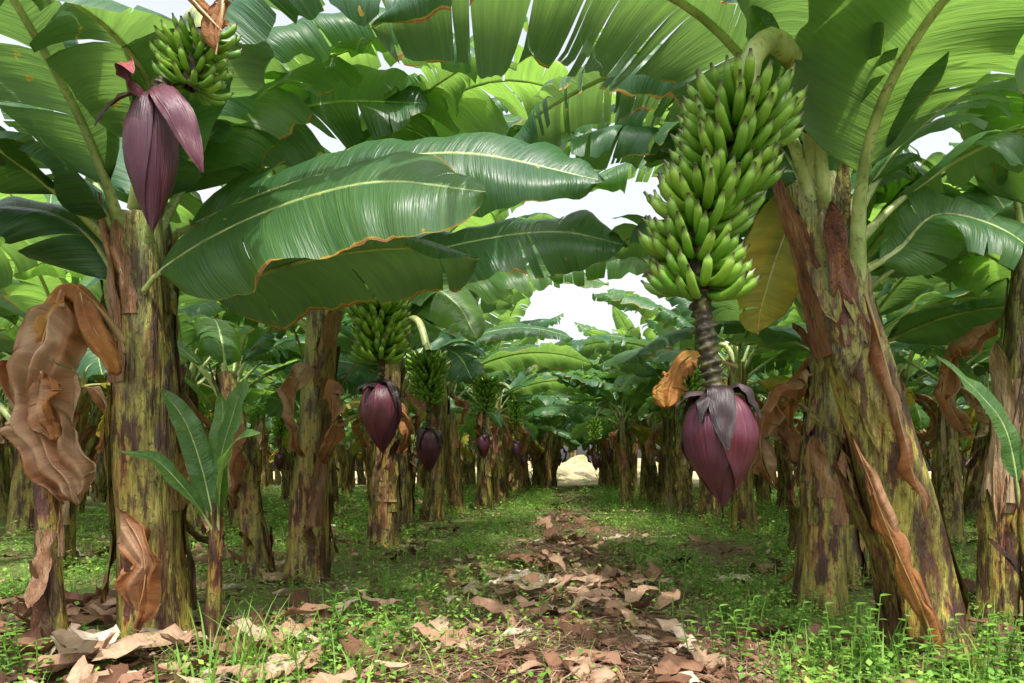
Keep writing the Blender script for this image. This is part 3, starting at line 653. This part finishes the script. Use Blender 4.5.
# ------------------------------------------------------------ litter, straw
rs=random.Random(42); mb=MB()
def litter_density(x,y):
    d=math.exp(-((x+0.0)/(0.8 if y<6 else .6))**2)*1.0
    if x<-1.1: d=max(d,0.8 if y<4.3 else 0.35)
    if x>1.1: d=max(d,0.25)
    return d*(0.10+2.2*max(0,0.30+noise.noise(V3((x*1.5,y*0.9,7)))))
def chip(x,y,L,w,rn,lift=0.0,curl=None):
    a=rs.uniform(0,6.28); d=V3((math.cos(a),math.sin(a),0)); s=V3((-d.y,d.x,0)); z0=gz(x,y)+0.008+lift
    curl=rs.uniform(-2.4,2.4) if curl is None else curl; bend=rs.uniform(-0.9,0.9); tilt=rs.uniform(-1.1,1.1)
    P=[];U=[]; nr=9 if L>.18 else 5; nc=6 if L>.18 else 3; ph=rs.random()*20
    for i in range(nr+1):
        t=i/nr; ww=w*0.5*(math.sin(math.pi*(0.06+0.9*t))**0.7)*(1+0.9*noise.noise(V3((t*7,ph,0))))
        cx=V3((x,y,z0))+d*(t-.5)*L+V3((0,0,1))*(abs(bend)*L*((t-.5)**2)*(1 if bend>0 else -0.4)+0.12*abs(bend)*L)+V3((0,0,1))*tilt*0.3*L*(t-.5)+s*0.2*L*math.sin(t*3+ph)
        row=[]
        for j in range(nc+1):
            v=j/nc*2-1
            k=abs(curl)*0.7+1e-3
            q=cx+s*ww*math.sin(v*k)/k+V3((0,0,1))*ww*(1-math.cos(v*k))/k*(1 if curl>0 else -1)+V3((0,0,ww*(0.45 if curl<0 else 0)))
            q.z+=0.14*L*noise.noise(q*18+V3((ph,0,0))); q.x+=0.10*L*noise.noise(q*22+V3((ph,9,0))); q.y+=0.10*L*noise.noise(q*22+V3((ph,0,7)))
            q.z=max(q.z,gz(q.x,q.y)+0.003)
            row.append(q)
        P.append(row);U.append([(t*L,j/nc) for j in range(nc+1)])
    mb.grid(P,U,(rn,0),LIT)
cnt=0
while cnt<8500:
    y=1.7+ (rs.random()**1.7)*18; x=rs.uniform(-1,1)*(3.2+y*0.35)
    if rs.random()>litter_density(x,y): continue
    big=rs.random()
    L=rs.uniform(.03,.11) if big<.86 else rs.uniform(.13,.30)
    chip(x,y,L,L*rs.uniform(.2,.6),min(1,max(0,rs.gauss(.40,.3)))); cnt+=1
for (x,y,L,w,n_) in [(-.35,4.3,.34,.16,14),(.15,4.0,.30,.14,12),(-.9,3.5,.32,.15,12),(-1.5,2.9,.36,.15,12),(-2.2,2.8,.42,.2,14),(.3,4.6,.3,.15,12),(-.2,5.8,.4,.18,12),(.1,7.5,.4,.2,8),(-2.6,3.5,.4,.18,10),(1.9,3.3,.3,.12,8),(-.3,9.5,.5,.22,8),(-.5,3.0,.25,.12,8),(-3,5.5,.5,.2,9),(-1.2,2.8,.3,.13,8),(-1.7,2.6,.3,.14,8)]:
    for k in range(n_):
        chip(x+rs.gauss(0,.24),y+rs.gauss(0,.25),L*rs.uniform(.4,1.1),w*rs.uniform(.4,1.0),min(1,max(.1,rs.gauss(.58,.24))),rs.uniform(0,.06))
mb.obj('leaf_litter')
mb=MB()
for k in range(8000):
    y=1.8+(rs.random()**1.6)*8; x=rs.gauss(0.1,.6) if rs.random()<.75 else rs.uniform(-3,3)
    L=rs.uniform(.06,.32); a=rs.uniform(0,6.28); d=V3((math.cos(a),math.sin(a),0)); s0=V3((-d.y,d.x,0)); s=s0*rs.uniform(.0012,.0035)
    p=V3((x,y,gz(x,y)+rs.uniform(.006,.035))); b=rs.uniform(-.15,.15)*L
    P=[]
    for t in (0,.33,.66,1):
        q=p+d*(t-.5)*L+s0*b*math.sin(t*3)+V3((0,0,.02*math.sin(t*3))); P.append([q-s,q+s])
    mb.grid(P,[[(t,0),(t,1)] for t in (0,.3,.6,1)],(min(1,max(0,rs.gauss(.45,.28))),0),LIT)
mb.obj('straw')

# ------------------------------------------------------------ weeds and grass
def weed_density(x,y):
    d=0.09
    d+=1.1*math.exp(-((x+1.0)/0.42)**2)*(1 if y>3.2 else .5)
    d+=1.3*math.exp(-((x-1.0)/0.55)**2)
    if abs(x)>1.8: d+=0.6
    if y>8: d+=0.25
    if x<-1.4 and y<4: d*=.3
    return d*max(0,0.6+1.7*noise.noise(V3((x*1.2,y*1.2,11))))
mb=MB(); cnt=0; rs=random.Random(77)
while cnt<34000:
    y=1.6+(rs.random()**1.8)*24; x=rs.uniform(-1,1)*(2.6+y*0.5)
    if rs.random()>weed_density(x,y): continue
    cnt+=1; sc_=1+y*0.07; h_=rs.uniform(.01,.13)*sc_; z=gz(x,y); rn=rs.random()
    for k in range(rs.randint(4,6)):
        a=rs.uniform(0,6.28); d=V3((math.cos(a),math.sin(a),rs.uniform(-.2,.7))); s=V3((-math.sin(a),math.cos(a),rs.uniform(-.3,.3)))
        l=rs.uniform(.011,.028)*sc_; p=V3((x,y,z+h_*rs.uniform(.2,1)))+V3((math.cos(a),math.sin(a),0))*rs.uniform(0,.035)*sc_
        mb.poly([p,p+d*l*.5+s*l*.38,p+d*l,p+d*l*.5-s*l*.38],(min(1,max(0,rn+rs.uniform(-.2,.2))),0),WEED)
mb.obj('weeds')
mb=MB()
def blade(x,y,h,w,rn,lean=.5):
    a=rs.uniform(0,6.28); d=V3((math.cos(a),math.sin(a),0)); s=V3((-d.y,d.x,0)); z=gz(x,y)-.005; ln=rs.uniform(.1,1)*lean
    P=[]
    for i in range(5):
        t=i/4; ww=w*(1-t**1.5)+.0004; p=V3((x,y,z+h*t*(1-.25*ln*t)))+d*h*ln*t*t; P.append([p-s*ww,p+s*ww])
    mb.grid(P,[[(0,i/4),(1,i/4)] for i in range(5)],(rn,0),WEED)
cnt=0
while cnt<16000:
    y=1.7+(rs.random()**1.6)*18; x=rs.uniform(-1,1)*(2.4+y*.45)
    if rs.random()>weed_density(x,y): continue
    cnt+=1; blade(x,y,rs.uniform(.03,.18),rs.uniform(.0012,.003)*(1+y*.1),rs.random())
for (cx,cy,n_,hh) in [(-1.22,2.6,26,.38),(-1.0,2.6,18,.30),(-1.35,2.7,18,.32),(-2.3,2.6,14,.2),(-.75,2.5,18,.2),(1.2,2.6,24,.25),(.9,2.7,18,.18),(-1.5,2.65,14,.25),(1.5,2.6,16,.25)]:
    for k in range(n_): blade(cx+rs.gauss(0,.08),cy+rs.gauss(0,.08),hh*rs.uniform(.5,1.1),rs.uniform(.003,.007),rs.uniform(.2,.8),.8)
mb.obj('grass')
mb=MB()
for (cx,cy) in [(1.32,2.5),(1.45,2.45),(1.22,2.5),(1.6,2.5),(1.7,2.45),(1.52,2.55),(-1.0,2.75),(.75,3.0),(-2.1,2.6),(1.0,2.5),(1.15,2.65),(1.8,2.55),(.6,2.7),(-.8,2.9),(-.9,4.2),(.9,3.6),(.8,4.2),(-1.1,4.0)]:
    for st in range(6):
        x=cx+rs.gauss(0,.07); y=cy+rs.gauss(0,.07); H=rs.uniform(.08,.32); lx=rs.uniform(-.08,.08); z=gz(x,y)
        tube(mb,[(x,y,z),(x+lx*.5,y,z+H*.5),(x+lx,y,z+H)],lambda t:.0025,WEED,(.4,0),5,4)
        for k in range(9):
            t=.25+.75*k/8; p=V3((x+lx*t,y,z+H*t)); a=k*2.4; l=rs.uniform(.03,.055)
            d=V3((math.cos(a),math.sin(a),.35)); s=V3((-math.sin(a),math.cos(a),0))
            P=[[p+d*l*q-s*l*.3*math.sin(math.pi*min(.99,.05+q))-V3((0,0,l*.3*q*q)),p+d*l*q-V3((0,0,l*.3*q*q+.002)),p+d*l*q+s*l*.3*math.sin(math.pi*min(.99,.05+q))-V3((0,0,l*.3*q*q))] for q in (0,.25,.5,.75,1)]
            mb.grid(P,[[(0,0)]*3]*5,(rs.random()*.7,0),WEED)
mb.obj('broadleaf_weeds')

# ------------------------------------------------------------ light, camera
el=math.radians(62); az=math.radians(168)   # azimuth clockwise from +Y: high sun behind the photographer
d=V3((math.sin(az)*math.cos(el),math.cos(az)*math.cos(el),math.sin(el)))
w=bpy.data.worlds.new('World'); sc.world=w; w.use_nodes=True; nt=w.node_tree
bg=nt.nodes['Background']; sk=nt.nodes.new('ShaderNodeTexSky'); sk.sky_type='NISHITA'; sk.sun_disc=False
sk.sun_elevation=el; sk.sun_rotation=az; sk.dust_density=6.0; sk.ozone_density=0.3; sk.air_density=1.5
hs=nt.nodes.new('ShaderNodeHueSaturation'); hs.inputs['Saturation'].default_value=.3; hs.inputs['Value'].default_value=2.2
nt.links.new(sk.outputs[0],hs.inputs['Color']); nt.links.new(hs.outputs[0],bg.inputs[0]); bg.inputs[1].default_value=0.15
sl=bpy.data.lights.new('sun','SUN'); sl.energy=5.0; sl.angle=math.radians(1.0); sl.color=(1,.96,.88)
so=bpy.data.objects.new('sun',sl); sc.collection.objects.link(so); so.rotation_euler=d.to_track_quat('Z','Y').to_euler()
cd=bpy.data.cameras.new('camera'); cd.lens=24; cd.sensor_width=36; cd.shift_x=-63/1024; cd.shift_y=128.5/1024; cd.clip_end=1000; cd.clip_start=.05
co=bpy.data.objects.new('camera',cd); sc.collection.objects.link(co); co.location=(0,0,.8); co.rotation_euler=(math.radians(90),0,0)
sc.camera=co
